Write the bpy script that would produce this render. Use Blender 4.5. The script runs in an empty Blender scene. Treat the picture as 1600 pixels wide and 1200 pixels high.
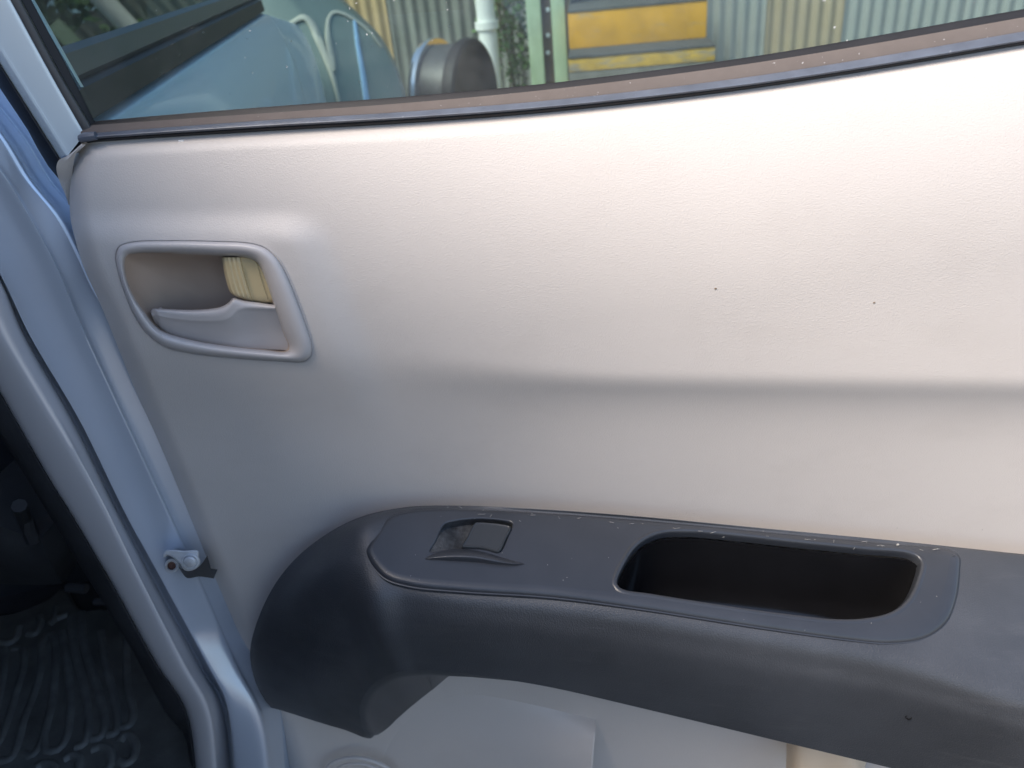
import bpy, bmesh, math, random
import numpy as np
from mathutils import Vector, Matrix
from mathutils.geometry import delaunay_2d_cdt

random.seed(7); np.random.seed(7)
S = bpy.context.scene
COL = S.collection
R = math.radians

# ------------------------------------------------------------------ camera
W, H, F = 1600.0, 1200.0, 1204.0
PITCH, YAW, ROLL = R(30), R(8), R(6)
fw = Vector((-math.sin(YAW)*math.cos(PITCH), math.cos(YAW)*math.cos(PITCH), -math.sin(PITCH)))
r0 = fw.cross(Vector((0, 0, 1))).normalized(); u0 = r0.cross(fw)
cr_ = r0*math.cos(ROLL) - u0*math.sin(ROLL)
cu_ = r0*math.sin(ROLL) + u0*math.cos(ROLL)
CAM = Vector((0.40, 0, 1.05)) - fw*0.60           # 0.6 m from the door panel
CAM = CAM - Vector((0, 0, 0))
cam = bpy.data.cameras.new('camera'); camo = bpy.data.objects.new('camera', cam); COL.objects.link(camo)
M = Matrix.Identity(4)
for i in range(3):
    M[i][0] = cr_[i]; M[i][1] = cu_[i]; M[i][2] = -fw[i]; M[i][3] = CAM[i]
camo.matrix_world = M
cam.sensor_width = 36; cam.lens = F/W*36; cam.clip_start = 0.02; cam.clip_end = 2000
cam.dof.use_dof = True; cam.dof.focus_distance = 0.58; cam.dof.aperture_fstop = 9.0
S.camera = camo

# ------------------------------------------------------------------ light
SUN_TRAVEL = Vector((0.46, 0.42, -0.72)).normalized()     # soft sun from over the truck roof, filtered by haze
SUN_E, SUN_ANG = 2.0, R(28)
SKY = 0.115
EXPO = 1.52
wd = bpy.data.worlds.new('World'); S.world = wd; wd.use_nodes = True
nt = wd.node_tree; nt.nodes.clear()
sk = nt.nodes.new('ShaderNodeTexSky'); sk.sky_type = 'NISHITA'; sk.sun_disc = False
toS = -SUN_TRAVEL
sk.sun_elevation = math.asin(toS.z); sk.sun_rotation = math.atan2(toS.x, toS.y)
sk.air_density = 1.0; sk.dust_density = 1.6; sk.ozone_density = 1.5
bg = nt.nodes.new('ShaderNodeBackground'); bg.inputs[1].default_value = SKY
wo = nt.nodes.new('ShaderNodeOutputWorld')
nt.links.new(sk.outputs[0], bg.inputs[0]); nt.links.new(bg.outputs[0], wo.inputs[0])
sl = bpy.data.lights.new('sun', 'SUN'); sl.energy = SUN_E; sl.angle = SUN_ANG; sl.color = (1.0, 0.88, 0.75)
so = bpy.data.objects.new('sun', sl); COL.objects.link(so)
so.rotation_euler = SUN_TRAVEL.to_track_quat('-Z', 'Y').to_euler()
S.view_settings.view_transform = 'Standard'; S.view_settings.look = 'None'
S.view_settings.exposure = EXPO; S.view_settings.gamma = 1.0

# ------------------------------------------------------------------ helpers
def ray(px, py):
    return fw + cr_*((px-W/2)/F) + cu_*((H/2-py)/F)
def P(px, py, h=0.0):                # point seen at a pixel, h metres in front of the door plane
    d = ray(px, py); t = (-h - CAM.y)/d.y
    return CAM + d*t
def PZ(px, py, z):                   # ... on a horizontal plane
    d = ray(px, py); t = (z - CAM.z)/d.z
    return CAM + d*t
def PP(px, py, o, n):                # ... on any plane
    d = ray(px, py); t = (o-CAM).dot(n)/d.dot(n)
    return CAM + d*t

def catmull(pts, n, closed=False):
    """resample through the points (any dimension), n samples, even in arc length"""
    p = np.array([tuple(q) for q in pts], float)
    k = len(p); out = []
    segs = k if closed else k-1
    lim = (.05*max(np.linalg.norm(p[1:, :2]-p[:-1, :2], axis=1).max(), 1e-9))**.5
    sub = max(8, int(4*n/segs))
    for i in range(segs):
        if closed: a, b, c, d = p[(i-1) % k], p[i], p[(i+1) % k], p[(i+2) % k]
        else:
            b, c = p[i], p[i+1]
            a = p[i-1] if i > 0 else 2*b-c
            d = p[i+2] if i+2 < k else 2*c-b
        t01 = max(np.linalg.norm(b[:2]-a[:2])**.5, lim); t12 = max(np.linalg.norm(c[:2]-b[:2])**.5, lim); t23 = max(np.linalg.norm(d[:2]-c[:2])**.5, lim)
        m1 = (c-b + t12*((b-a)/t01-(c-a)/(t01+t12))); m2 = (c-b + t12*((d-c)/t23-(d-b)/(t12+t23)))
        for j in range(sub):
            t = j/sub
            out.append((2*(b-c)+m1+m2)*t**3 + (-3*(b-c)-2*m1-m2)*t**2 + m1*t + b)
    if closed: out.append(out[0])
    else: out.append(p[-1])
    out = np.array(out)
    L = np.concatenate([[0], np.cumsum(np.linalg.norm(np.diff(out, axis=0), axis=1))])
    s = np.linspace(0, L[-1], n, endpoint=not closed)
    return np.stack([np.interp(s, L, out[:, c]) for c in range(out.shape[1])], axis=1)

def obj(name, verts, faces, mat, parent=None, smooth=True):
    me = bpy.data.meshes.new(name)
    me.from_pydata([tuple(v) for v in verts], [], faces)
    me.validate()
    bm = bmesh.new(); bm.from_mesh(me); bmesh.ops.recalc_face_normals(bm, faces=bm.faces); bm.to_mesh(me); bm.free()
    if smooth: me.polygons.foreach_set('use_smooth', [True]*len(me.polygons))
    if mat: me.materials.append(mat)
    o = bpy.data.objects.new(name, me); COL.objects.link(o)
    if parent: o.parent = parent
    return o
def sharp(o, deg=35):
    me = o.data
    bm = bmesh.new(); bm.from_mesh(me)
    for e in bm.edges:
        if len(e.link_faces) == 2 and e.calc_face_angle(0) > R(deg): e.smooth = False
    bm.to_mesh(me); bm.free(); return o
class MB:
    def __init__(s): s.v, s.f = [], []
    def add(s, v, f):
        b = len(s.v); s.v += [Vector(q) for q in v]; s.f += [tuple(i+b for i in q) for q in f]
    def grid(s, rows, close_u=False, close_v=False):
        n, m = len(rows), len(rows[0])
        v = [q for r in rows for q in r]; f = []
        for i in range(n if close_v else n-1):
            for j in range(m if close_u else m-1):
                a, b = i, (i+1) % n; c, d = j, (j+1) % m
                f.append((a*m+c, a*m+d, b*m+d, b*m+c))
        s.add(v, f)
    def box(s, c, sx, sy, sz, rot=0.0, bev=0.0):
        bm = bmesh.new(); bmesh.ops.create_cube(bm, size=1)
        for v in bm.verts: v.co = Vector((v.co.x*sx, v.co.y*sy, v.co.z*sz))
        if bev: bmesh.ops.bevel(bm, geom=bm.edges[:], offset=bev, segments=2, affect='EDGES', profile=.6)
        m = Matrix.Translation(Vector(c)) @ Matrix.Rotation(rot, 4, 'Z')
        bm.verts.ensure_lookup_table(); bm.verts.index_update()
        s.add([m @ v.co for v in bm.verts], [tuple(v.index for v in f.verts) for f in bm.faces]); bm.free()
    def tube(s, pts, rad, n=8, cap=True):
        pts = [Vector(p) for p in pts]; rows = []
        up = Vector((0.13, 0.2, 0.97))
        for i, p in enumerate(pts):
            t = (pts[min(i+1, len(pts)-1)] - pts[max(i-1, 0)]).normalized()
            a = t.cross(up); a = a.normalized() if a.length > 1e-4 else Vector((1, 0, 0)); b = a.cross(t)
            r = rad[i] if hasattr(rad, '__len__') else rad
            rows.append([p + a*(r*math.cos(2*math.pi*k/n)) + b*(r*math.sin(2*math.pi*k/n)) for k in range(n)])
        self = s; self.grid(rows, close_u=True)
        if cap:
            m = len(s.v)
            s.f.append(tuple(range(m-n, m))); s.f.append(tuple(range(m-n*len(pts), m-n*len(pts)+n)))
    def build(s, name, mat, parent=None, smooth=True, ang=35):
        o = obj(name, s.v, s.f, mat, parent, smooth)
        return sharp(o, ang) if smooth else o
def empty(name, loc, label, cat, group=None):
    o = bpy.data.objects.new(name, None); COL.objects.link(o); o.location = (0, 0, 0)
    o.empty_display_size = .1
    return tag(o, label, cat, group)
def tag(o, label=None, cat=None, group=None, kind=None):
    if label: o['label'] = label
    if cat: o['category'] = cat
    if group: o['group'] = group
    if kind: o['kind'] = kind
    return o
def inside(poly, x, y):
    """vectorised point in polygon"""
    x = np.asarray(x, float); y = np.asarray(y, float); r = np.zeros(x.shape, bool); n = len(poly)
    for i in range(n):
        x1, y1 = poly[i][0], poly[i][1]; x2, y2 = poly[(i+1) % n][0], poly[(i+1) % n][1]
        c = ((y1 > y) != (y2 > y)) & (x < (x2-x1)*(y-y1)/((y2-y1) if y2 != y1 else 1e-9)+x1)
        r ^= c
    return r
def offset2(poly, d):
    """closed dense 2-D curve moved by d along its inward normal"""
    p = np.asarray(poly, float)[:, :2]
    t = np.roll(p, -1, 0)-np.roll(p, 1, 0); t /= np.linalg.norm(t, axis=1)[:, None]+1e-12
    nrm = np.stack([-t[:, 1], t[:, 0]], 1)
    area = np.sum(p[:, 0]*np.roll(p[:, 1], -1)-np.roll(p[:, 0], -1)*p[:, 1])
    if area < 0: nrm = -nrm
    return p+nrm*d
def fill(loops, extra=()):
    """triangulate outer loop minus the other loops; returns 2-D verts and triangles"""
    vs, es, b = [], [], 0
    for L in loops:
        k = len(L); vs += [Vector((q[0], q[1])) for q in L]; es += [(b+i, b+(i+1) % k) for i in range(k)]; b += k
    vs += [Vector((q[0], q[1])) for q in extra]
    ov, oe, of, *_ = delaunay_2d_cdt(vs, es, [], 0, 1e-7)
    c = np.array([[sum(ov[i][0] for i in f)/3, sum(ov[i][1] for i in f)/3] for f in of])
    ok = inside(loops[0], c[:, 0], c[:, 1])
    for L in loops[1:]: ok &= ~inside(L, c[:, 0], c[:, 1])
    return ov, [tuple(f) for f, k in zip(of, ok) if k]
def smooth01(t):
    t = np.clip(t, 0, 1); return t*t*(3-2*t)

def smooth2(t):
    t = np.clip(t, 0, 1); return t*t*t*(t*(6*t-15)+10)

# ------------------------------------------------------------------ materials
def new_mat(name):
    m = bpy.data.materials.new(name); m.use_nodes = True; n = m.node_tree; n.nodes.clear()
    out = n.nodes.new('ShaderNodeOutputMaterial')
    return m, n, out
def N(n, t, **kw):
    o = n.nodes.new(t)
    for k, v in kw.items():
        if k in o.inputs: o.inputs[k].default_value = v
        else: setattr(o, k, v)
    return o
def ramp(n, src, a, b, c0, c1, mid=None):
    r = n.nodes.new('ShaderNodeValToRGB'); n.links.new(src, r.inputs[0])
    r.color_ramp.elements[0].position = a; r.color_ramp.elements[1].position = b
    r.color_ramp.elements[0].color = (*c0, 1); r.color_ramp.elements[1].color = (*c1, 1)
    return r
def plastic(name, col, rough, spec=.5, metal=0.0, grain=None, gstr=.2, var=.06, vscale=6, dust=None, coat=0.0, scratch=0.0, dcol=(.55, .55, .55), streak=None, rv=.06):
    m, n, out = new_mat(name)
    b = N(n, 'ShaderNodeBsdfPrincipled'); b.inputs['Roughness'].default_value = rough
    b.inputs['Specular IOR Level'].default_value = spec; b.inputs['Metallic'].default_value = metal
    b.inputs['Coat Weight'].default_value = coat; b.inputs['Coat Roughness'].default_value = .05
    tc = N(n, 'ShaderNodeTexCoord')
    nz = N(n, 'ShaderNodeTexNoise', Scale=vscale, Detail=6, Roughness=.6); n.links.new(tc.outputs['Object'], nz.inputs['Vector'])
    c0 = [max(0, c*(1-var)) for c in col]; c1 = [c*(1+var) for c in col]
    r = ramp(n, nz.outputs['Fac'], .3, .7, c0, c1); colour = r.outputs[0]
    if dust:
        thr, sc, amt = dust
        d = N(n, 'ShaderNodeTexNoise', Scale=sc, Detail=3, Roughness=.7); n.links.new(tc.outputs['Object'], d.inputs['Vector'])
        dr = ramp(n, d.outputs['Fac'], thr, thr+.06, (0, 0, 0), (1, 1, 1))
        mm = N(n, 'ShaderNodeMath', operation='MULTIPLY'); n.links.new(dr.outputs[0], mm.inputs[0]); mm.inputs[1].default_value = amt
        mx = N(n, 'ShaderNodeMix', data_type='RGBA'); n.links.new(mm.outputs[0], mx.inputs[0]); n.links.new(colour, mx.inputs[6]); mx.inputs[7].default_value = (*dcol, 1)
        colour = mx.outputs[2]
    if streak:
        mp = N(n, 'ShaderNodeMapping'); mp.inputs['Scale'].default_value = streak[0]; n.links.new(tc.outputs['Object'], mp.inputs[0])
        d = N(n, 'ShaderNodeTexNoise', Scale=1, Detail=5, Roughness=.65); n.links.new(mp.outputs[0], d.inputs['Vector'])
        dr = ramp(n, d.outputs['Fac'], streak[1], streak[2], (0, 0, 0), (1, 1, 1))
        mm = N(n, 'ShaderNodeMath', operation='MULTIPLY'); n.links.new(dr.outputs[0], mm.inputs[0]); mm.inputs[1].default_value = streak[3]
        mx = N(n, 'ShaderNodeMix', data_type='RGBA'); n.links.new(mm.outputs[0], mx.inputs[0]); n.links.new(colour, mx.inputs[6]); mx.inputs[7].default_value = (*streak[4], 1)
        colour = mx.outputs[2]
    n.links.new(colour, b.inputs['Base Color'])
    rr = N(n, 'ShaderNodeMapRange'); n.links.new(nz.outputs['Fac'], rr.inputs[0]); rr.inputs[3].default_value = rough-rv; rr.inputs[4].default_value = rough+rv
    n.links.new(rr.outputs[0], b.inputs['Roughness'])
    if grain:
        g = N(n, 'ShaderNodeTexVoronoi', Scale=grain, feature='SMOOTH_F1'); n.links.new(tc.outputs['Object'], g.inputs['Vector'])
        g2 = N(n, 'ShaderNodeTexNoise', Scale=grain*1.3, Detail=2); n.links.new(tc.outputs['Object'], g2.inputs['Vector'])
        ad = N(n, 'ShaderNodeMath', operation='ADD'); n.links.new(g.outputs['Distance'], ad.inputs[0]); n.links.new(g2.outputs['Fac'], ad.inputs[1])
        bp = N(n, 'ShaderNodeBump', Strength=gstr, Distance=.0006); n.links.new(ad.outputs[0], bp.inputs['Height'])
        n.links.new(bp.outputs[0], b.inputs['Normal'])
    n.links.new(b.outputs[0], out.inputs[0])
    return m
def glass(name, tint, ior=1.5, spots=.0, rough=0.0):
    m, n, out = new_mat(name)
    tr = N(n, 'ShaderNodeBsdfTransparent'); tr.inputs[0].default_value = (*tint, 1)
    gl = N(n, 'ShaderNodeBsdfGlossy'); gl.inputs['Roughness'].default_value = rough
    fr = N(n, 'ShaderNodeFresnel', IOR=ior)
    mx = N(n, 'ShaderNodeMixShader'); n.links.new(fr.outputs[0], mx.inputs[0]); n.links.new(tr.outputs[0], mx.inputs[1]); n.links.new(gl.outputs[0], mx.inputs[2])
    last = mx
    if spots:
        tc = N(n, 'ShaderNodeTexCoord')
        a = N(n, 'ShaderNodeTexNoise', Scale=230, Detail=2, Roughness=.5); n.links.new(tc.outputs['Object'], a.inputs['Vector'])
        c = N(n, 'ShaderNodeTexNoise', Scale=9, Detail=3); n.links.new(tc.outputs['Object'], c.inputs['Vector'])
        ra = ramp(n, a.outputs['Fac'], .70, .76, (0, 0, 0), (1, 1, 1)); rc = ramp(n, c.outputs['Fac'], .45, .65, (0, 0, 0), (1, 1, 1))
        mu = N(n, 'ShaderNodeMath', operation='MULTIPLY'); n.links.new(ra.outputs[0], mu.inputs[0]); n.links.new(rc.outputs[0], mu.inputs[1])
        ad = N(n, 'ShaderNodeMath', operation='MULTIPLY_ADD'); n.links.new(mu.outputs[0], ad.inputs[0]); ad.inputs[1].default_value = spots
        e1 = N(n, 'ShaderNodeTexNoise', Scale=7, Detail=6, Roughness=.7); n.links.new(tc.outputs['Object'], e1.inputs['Vector'])
        e2 = N(n, 'ShaderNodeMapRange'); n.links.new(e1.outputs['Fac'], e2.inputs[0]); e2.inputs[1].default_value = .45; e2.inputs[2].default_value = .8; e2.inputs[3].default_value = .012; e2.inputs[4].default_value = .11
        n.links.new(e2.outputs[0], ad.inputs[2])
        df = N(n, 'ShaderNodeBsdfDiffuse'); df.inputs[0].default_value = (.7, .7, .68, 1)
        m2 = N(n, 'ShaderNodeMixShader'); n.links.new(ad.outputs[0], m2.inputs[0]); n.links.new(mx.outputs[0], m2.inputs[1]); n.links.new(df.outputs[0], m2.inputs[2]); last = m2
    n.links.new(last.outputs[0], out.inputs[0]); return m

M_trim = plastic('beige_trim_plastic', (.548, .508, .472), .48, .45, grain=1050, gstr=.28, var=.02, vscale=5, streak=((9, 9, 16), .52, .80, .24, (.40, .36, .325)), dust=(.765, 160, .25), dcol=(.2, .17, .14))
M_bezel = plastic('smooth_beige_plastic', (.50, .47, .455), .36, .5, grain=1500, gstr=.05, var=.03, vscale=20)
M_tan = plastic('tan_lower_plastic', (.60, .50, .38), .45, .4, grain=900, gstr=.15)
M_cup = plastic('handle_cup_plastic', (.44, .35, .285), .34, .5, var=.05, vscale=14)
M_slider = plastic('yellowed_plastic', (.62, .50, .29), .36, .5, var=.03, vscale=8)
M_arm = plastic('black_grained_plastic', (.047, .050, .056), .42, .6, grain=950, gstr=.34, var=.25, vscale=9, dust=(.76, 420, .2), streak=((10, 60, 90), .56, .82, .15, (.20, .20, .205)))
M_plate = plastic('black_smooth_plastic', (.040, .0435, .051), .30, .5, grain=1600, gstr=.08, var=.15, vscale=12, dust=(.77, 380, .25))
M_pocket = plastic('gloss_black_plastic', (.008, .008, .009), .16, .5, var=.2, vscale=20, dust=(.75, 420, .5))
M_button = plastic('dark_grey_button', (.030, .033, .036), .40, .5, grain=1500, gstr=.05)
M_scoop = plastic('worn_dark_plastic', (.05, .053, .056), .5, .4, grain=900, gstr=.5, var=.5, vscale=220)
M_rubber = plastic('sky_tinted_rubber', (.10, .115, .145), .36, .5, var=.2, vscale=40, dust=(.70, 260, .5))  # bluish sky sheen put into the rubber's base colour
M_trimr = plastic('dark_frame_rubber', (.06, .06, .062), .42, .5, var=.15, vscale=30)
M_blackrub = plastic('black_rubber', (.012, .012, .014), .55, .4, var=.2, vscale=30)
M_felt = plastic('dusty_brown_felt', (.125, .108, .10), .9, .1, grain=1500, gstr=.10, var=.07, vscale=60, dust=(.68, 330, .6))
M_frame = plastic('sky_lightened_frame_paint', (.66, .745, .78), .33, .5, metal=.12, var=.03, vscale=8, coat=.35, rv=.01)  # sky reflection on the frame put into a lighter base colour
M_body = plastic('silver_body_paint', (.58, .58, .60), .38, .5, metal=.20, var=.02, vscale=6, coat=.3, rv=.01)
M_blue = plastic('sky_tinted_body_paint', (.50, .62, .80), .28, .5, metal=.30, var=.02, vscale=7, coat=.6, rv=.01)  # same silver paint, with reflected sky blue put into the base
M_hinge = plastic('silver_jamb_paint', (.50, .55, .625), .30, .5, metal=.35, var=.02, vscale=6, coat=.35, rv=.01)
M_outer = plastic('sky_tinted_outer_paint', (.56, .645, .71), .34, .5, metal=.15, var=.02, vscale=5, coat=.25, rv=.01)  # brightness of the reflected sky mixed into this paint
M_dark = plastic('dark_cabin_plastic', (.035, .037, .041), .55, .4, grain=500, gstr=.3, var=.3, vscale=15)
M_mat = plastic('floor_mat_rubber', (.085, .086, .078), .50, .45, grain=600, gstr=.25, var=.4, vscale=18, dust=(.66, 60, .10), dcol=(.2, .2, .17))
M_metal = plastic('dull_zinc_metal', (.70, .72, .74), .36, .5, metal=.2, var=.15, vscale=90)
M_rust = plastic('rusty_steel', (.13, .07, .055), .7, .3, metal=.2, var=.4, vscale=300)
M_speck = plastic('brown_speck', (.20, .15, .10), .8, .2)
M_glass = glass('window_glass', (.70, .80, .80), 1.5, spots=.75)
M_tint = glass('front_window_glass', (.22, .27, .29), 1.4)

# ------------------------------------------------------------------ reference curves on the door
SILL_X = [90, 128, 160, 400, 640, 860, 1137, 1322, 1600, 1760]
SILL = [228, 225, 221, 205, 195, 175, 144, 116, 72, 44]            # lower edge of the belt seal
LIPT = [222, 218, 215, 198, 187, 166, 139, 109, 65, 37]
BLUT = [212, 209, 207, 187, 174, 153, 127, 93, 48, 20]
BRNT = [200, 198, 197, 179, 161, 139, 109, 74, 28, 0]
GLSB = [194, 192, 190, 169, 148, 130, 97, 62, 14, -14]
_cc = {}
for T_ in (SILL, LIPT, BLUT, BRNT, GLSB):
    pf = np.polyfit((np.array(SILL_X)-800)/900, T_, 4); T_[:] = list(np.polyval(pf, (np.array(SILL_X)-800)/900))
def curve_y(tab, x):
    if id(tab) not in _cc: _cc[id(tab)] = catmull(list(zip(SILL_X, tab)), 400)
    c = _cc[id(tab)]; return np.interp(x, c[:, 0], c[:, 1])
LEFT = [(117, 240), (113, 262), (109, 300), (110, 340), (117, 372), (130, 415), (159, 480), (210, 606), (257, 720), (300, 825), (327, 893), (377, 1007), (417, 1100), (447, 1180), (480, 1290)]
_lc = catmull([(b, a) for a, b in LEFT], 500)
def left_x(y): return np.interp(y, _lc[:, 0], _lc[:, 1])

# ------------------------------------------------------------------ car door
door = empty('car_door', (0, 0, 0), 'open car door seen from inside, beige trim panel with black armrest and silver window frame', 'car door')
door_kids = []

HS = -.030          # the sill, its seals and the glass lie behind the panel's face
# trim panel: one moulded skin with its own relief
BZ_S = 380/1600
def bz(l): return [(150+x*BZ_S, 340+y*BZ_S) for x, y in l]
BEZ_OUT = bz([(128, 250), (150, 190), (230, 160), (500, 150), (800, 155), (1000, 165), (1110, 195), (1190, 260), (1240, 340), (1290, 450), (1340, 580), (1390, 720), (1425, 850), (1415, 915), (1370, 948), (1200, 945), (900, 925), (600, 890), (450, 850), (340, 770), (260, 660), (190, 500), (140, 340)])
BEZ_IN = bz([(190, 310), (205, 262), (260, 246), (500, 240), (800, 250), (1000, 265), (1060, 295), (1095, 350), (1140, 470), (1190, 620), (1240, 760), (1276, 850), (1262, 880), (1100, 872), (800, 838), (600, 800), (450, 755), (390, 715), (320, 625), (250, 520), (205, 410)])
bo = catmull(BEZ_OUT, 160, True); 
CR_U = np.linspace(-60, 760, 1641)
_sl = .00024*smooth2((CR_U+40)/40)*np.exp(-np.clip(CR_U, 0, None)/42) +   .000030*(1-np.exp(-np.clip(CR_U, 0, None)/42))*(1-smooth01((CR_U-170)/90))
CR_H = -np.cumsum(_sl)*.5
def relief(px, py):
    """protrusion in metres of the trim over the door plane"""
    ys = curve_y(SILL, px)
    d = py-ys
    h = -.030*np.clip(1-d/330, 0, 1)**2 - .006*np.clip(1-d/28, 0, 1)**2
    # crease: sharp undercut, long hollow below it, fading out to the left
    amp = .14+.86*smooth01((px-430)/480)
    yc = 612 + 0.012*(px-900)
    st = 1+1.3*(1-smooth01((px-430)/560))
    h += amp*np.interp((py-yc)/st, CR_U, CR_H)*st
    # lower, flatter field round the inner handle
    line = 436 + (py-380)*.36
    f = 1-smooth2((px-line)/105)
    f = f*smooth2((py-318)/70)*(1-smooth2((py-520)/190))
    h += .0068*f
    # edge rolls back on the left
    e = px-left_x(py)
    h += -.016*np.clip(1-e/34, 0, 1)**2.2
    return h
def hbase(px_, py_): return relief(np.array([px_]), np.array([py_]))[0]
ns, nw = 410, 300
s = np.linspace(0, 1, ns)[None, :]**1.0; w = np.linspace(0, 1, nw)[:, None]
XR, YB = 1740., 1275.
px = 120+s*(XR-120)+0*w; py = 200+w*1000+0*s
for _ in range(12):
    ytop = curve_y(SILL, px)-4
    ytop = np.where(px < 132, np.maximum(ytop, 240-(px-117)*1.1), ytop)
    py = ytop+(YB-ytop)*w
    px = left_x(py)+(XR-left_x(py))*s
hh = relief(px, py)
V = [P(px[i, j], py[i, j], hh[i, j]) for i in range(nw) for j in range(ns)]
cutp = offset2(bo, 8.0)
cx = (px[:-1, :-1]+px[1:, 1:])/2; cy = (py[:-1, :-1]+py[1:, 1:])/2
inn = inside(cutp, cx.ravel(), cy.ravel()).reshape(cx.shape)
Fc = [(i*ns+j, i*ns+j+1, (i+1)*ns+j+1, (i+1)*ns+j) for i in range(nw-1) for j in range(ns-1) if not inn[i, j]]
trim = obj('trim_panel', V, Fc, M_trim, door)
# turned-back edge so that the skin has thickness
mb = MB()
mb.grid([[P(px[i, 0], py[i, 0], hh[i, 0]), P(px[i, 0], py[i, 0], hh[i, 0]) + Vector((.004, .03, 0))] for i in range(nw)])
mb.build('return_edge', M_trim, trim)
# corner tab under the window frame
mb = MB()
tabp = [[(128, 224), (106, 243), (92, 250), (88, 262), (92, 280), (101, 302), (107, 318)],
        [(134, 226), (119, 240), (116, 250), (114, 262), (112, 280), (110, 300), (110, 320)]]
rows = []
for k, hlist in enumerate([[-.012, -.010, -.008, -.008, -.016, -.020, -.022], [-.008, -.010, -.012, -.016, -.020, -.022, -.022]]):
    c = catmull([(a, b, hv) for (a, b), hv in zip(tabp[k], hlist)], 30); rows.append([P(q[0], q[1], q[2]-.018) for q in c])
mid = [(a+b)/2 + Vector((0, -.0015, 0)) for a, b in zip(*rows)]
mb.grid([[q+Vector((.004, .012, 0)) for q in rows[0]], rows[0], mid, rows[1]])
mb.build('corner_tab', M_trim, trim)

# map pocket at the foot of the panel
def patch(ctrl, nu, nv):
    """ctrl: rows of (px,py,h); smooth surface through them"""
    a = [catmull(r, nu) for r in ctrl]
    a = np.array(a); out = []
    for j in range(nu): out.append(catmull(a[:, j, :], nv))
    return [[P(*out[j][i]) for j in range(nu)] for i in range(nv)]
mb = MB()
def patchr(ctrl, nu, nv):
    a = np.array([catmull(r, nu) for r in ctrl]); out = [catmull(a[:, j, :], nv) for j in range(nu)]
    return [[P(out[j][i][0], out[j][i][1], out[j][i][2]+hbase(out[j][i][0], out[j][i][1])) for j in range(nu)] for i in range(nv)]
def hbase(px_, py_): return relief(np.array([px_]), np.array([py_]))[0]
g = patchr([[(690, 1066, -.001), (750, 1078, -.001), (820, 1095, -.001), (880, 1110, -.001), (928, 1122, -.001)],
           [(672, 1082, -.001), (740, 1094, .001), (820, 1112, .004), (880, 1126, .007), (928, 1138, .010)],
           [(645, 1105, -.001), (735, 1118, .004), (820, 1136, .010), (880, 1146, .015), (927, 1154, .019)],
           [(610, 1140, -.001), (715, 1158, .008), (815, 1170, .017), (880, 1176, .023), (925, 1180, .027)],
           [(560, 1250, -.001), (690, 1260, .012), (810, 1265, .026), (880, 1268, .034), (920, 1270, .038)]], 40, 36)
mb.grid(g)
edge = [r[-1] for r in g]
mb.grid([[q for q in edge], [q+Vector((.0016, .001, 0)) for q in edge], [q+Vector((.0012, .004, 0)) for q in edge], [q+Vector((-.02, .012, 0)) for q in edge]])
mb.build('map_pocket', M_trim, trim, ang=60)
mb = MB()
g = patch([[(1229, 1140, .002), (1240, 1140, .012), (1290, 1150, .022), (1345, 1175, .024), (1360, 1182, .014)],
           [(1229, 1165, .002), (1240, 1166, .018), (1290, 1172, .028), (1340, 1188, .030), (1352, 1196, .018)],
           [(1227, 1230, .002), (1238, 1230, .024), (1290, 1232, .034), (1345, 1236, .036), (1362, 1240, .022)]], 30, 16)
mb.grid(g); mb.build('pocket_end', M_tan, trim)
# speaker ring
mb = MB()
for rx, ry, rad in ((60, 38, .0022), (48, 29, .0014)):
    mb.tube([P(566+rx*math.cos(a), 1223+ry*math.sin(a)+.15*rx*math.cos(a), .003) for a in np.linspace(0, 2*math.pi, 60)], rad, 8, False)
mb.build('speaker_ring', M_trim, trim)

# --- inner handle
bz_h = lambda h: h-.011*0
bezel = None
mb = MB()
nb = 200
outc = catmull(BEZ_OUT, nb, True); inc = catmull(BEZ_IN, nb*2, True)
# pair every outer point with the inner point in the same direction
inb = []
for i in range(nb):
    k = np.argmin(np.sum((inc-outc[i])**2, axis=1)); inb.append(k)
inb = np.unwrap(np.array(inb)*2*math.pi/(nb*2))
ker = np.ones(9)/9
ext = np.concatenate([inb[-8:]-2*math.pi, inb, inb[:8]+2*math.pi]) if inb[-1] > inb[0] else np.concatenate([inb[-8:]+2*math.pi, inb, inb[:8]-2*math.pi])
inb = np.convolve(ext, ker, 'same')[8:-8]
idx = (inb/(2*math.pi)*nb*2) % (nb*2)
incx = np.concatenate([inc, inc[:1]])
inp = np.stack([np.interp(idx, np.arange(nb*2+1), incx[:, c]) for c in range(2)], 1)
def hbase(px_, py_): return relief(np.array([px_]), np.array([py_]))[0]
hb = np.array([hbase(*q) for q in outc]); 
hb = np.convolve(np.concatenate([hb[-20:], hb, hb[:20]]), np.ones(21)/21, 'same')[20:-20]
prof = [(-.06, -.004), (-.045, .0008), (-.01, .0009), (.0, -.0008), (.02, -.0012), (.04, .0006), (.13, .0036), (.3, .0054), (.5, .0058), (.7, .0048), (.86, .0022), (.96, -.001), (1.0, -.004), (1.02, -.010)]
rows = []
for t, h in prof:
    rows.append([P(*(outc[i]*(1-t)+inp[i]*t), hb[i]+h) for i in range(nb)])
mb.grid(rows, close_u=True)
bezel = mb.build('handle_bezel', M_bezel, door, ang=60)
hm = float(hb.mean())
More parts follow.
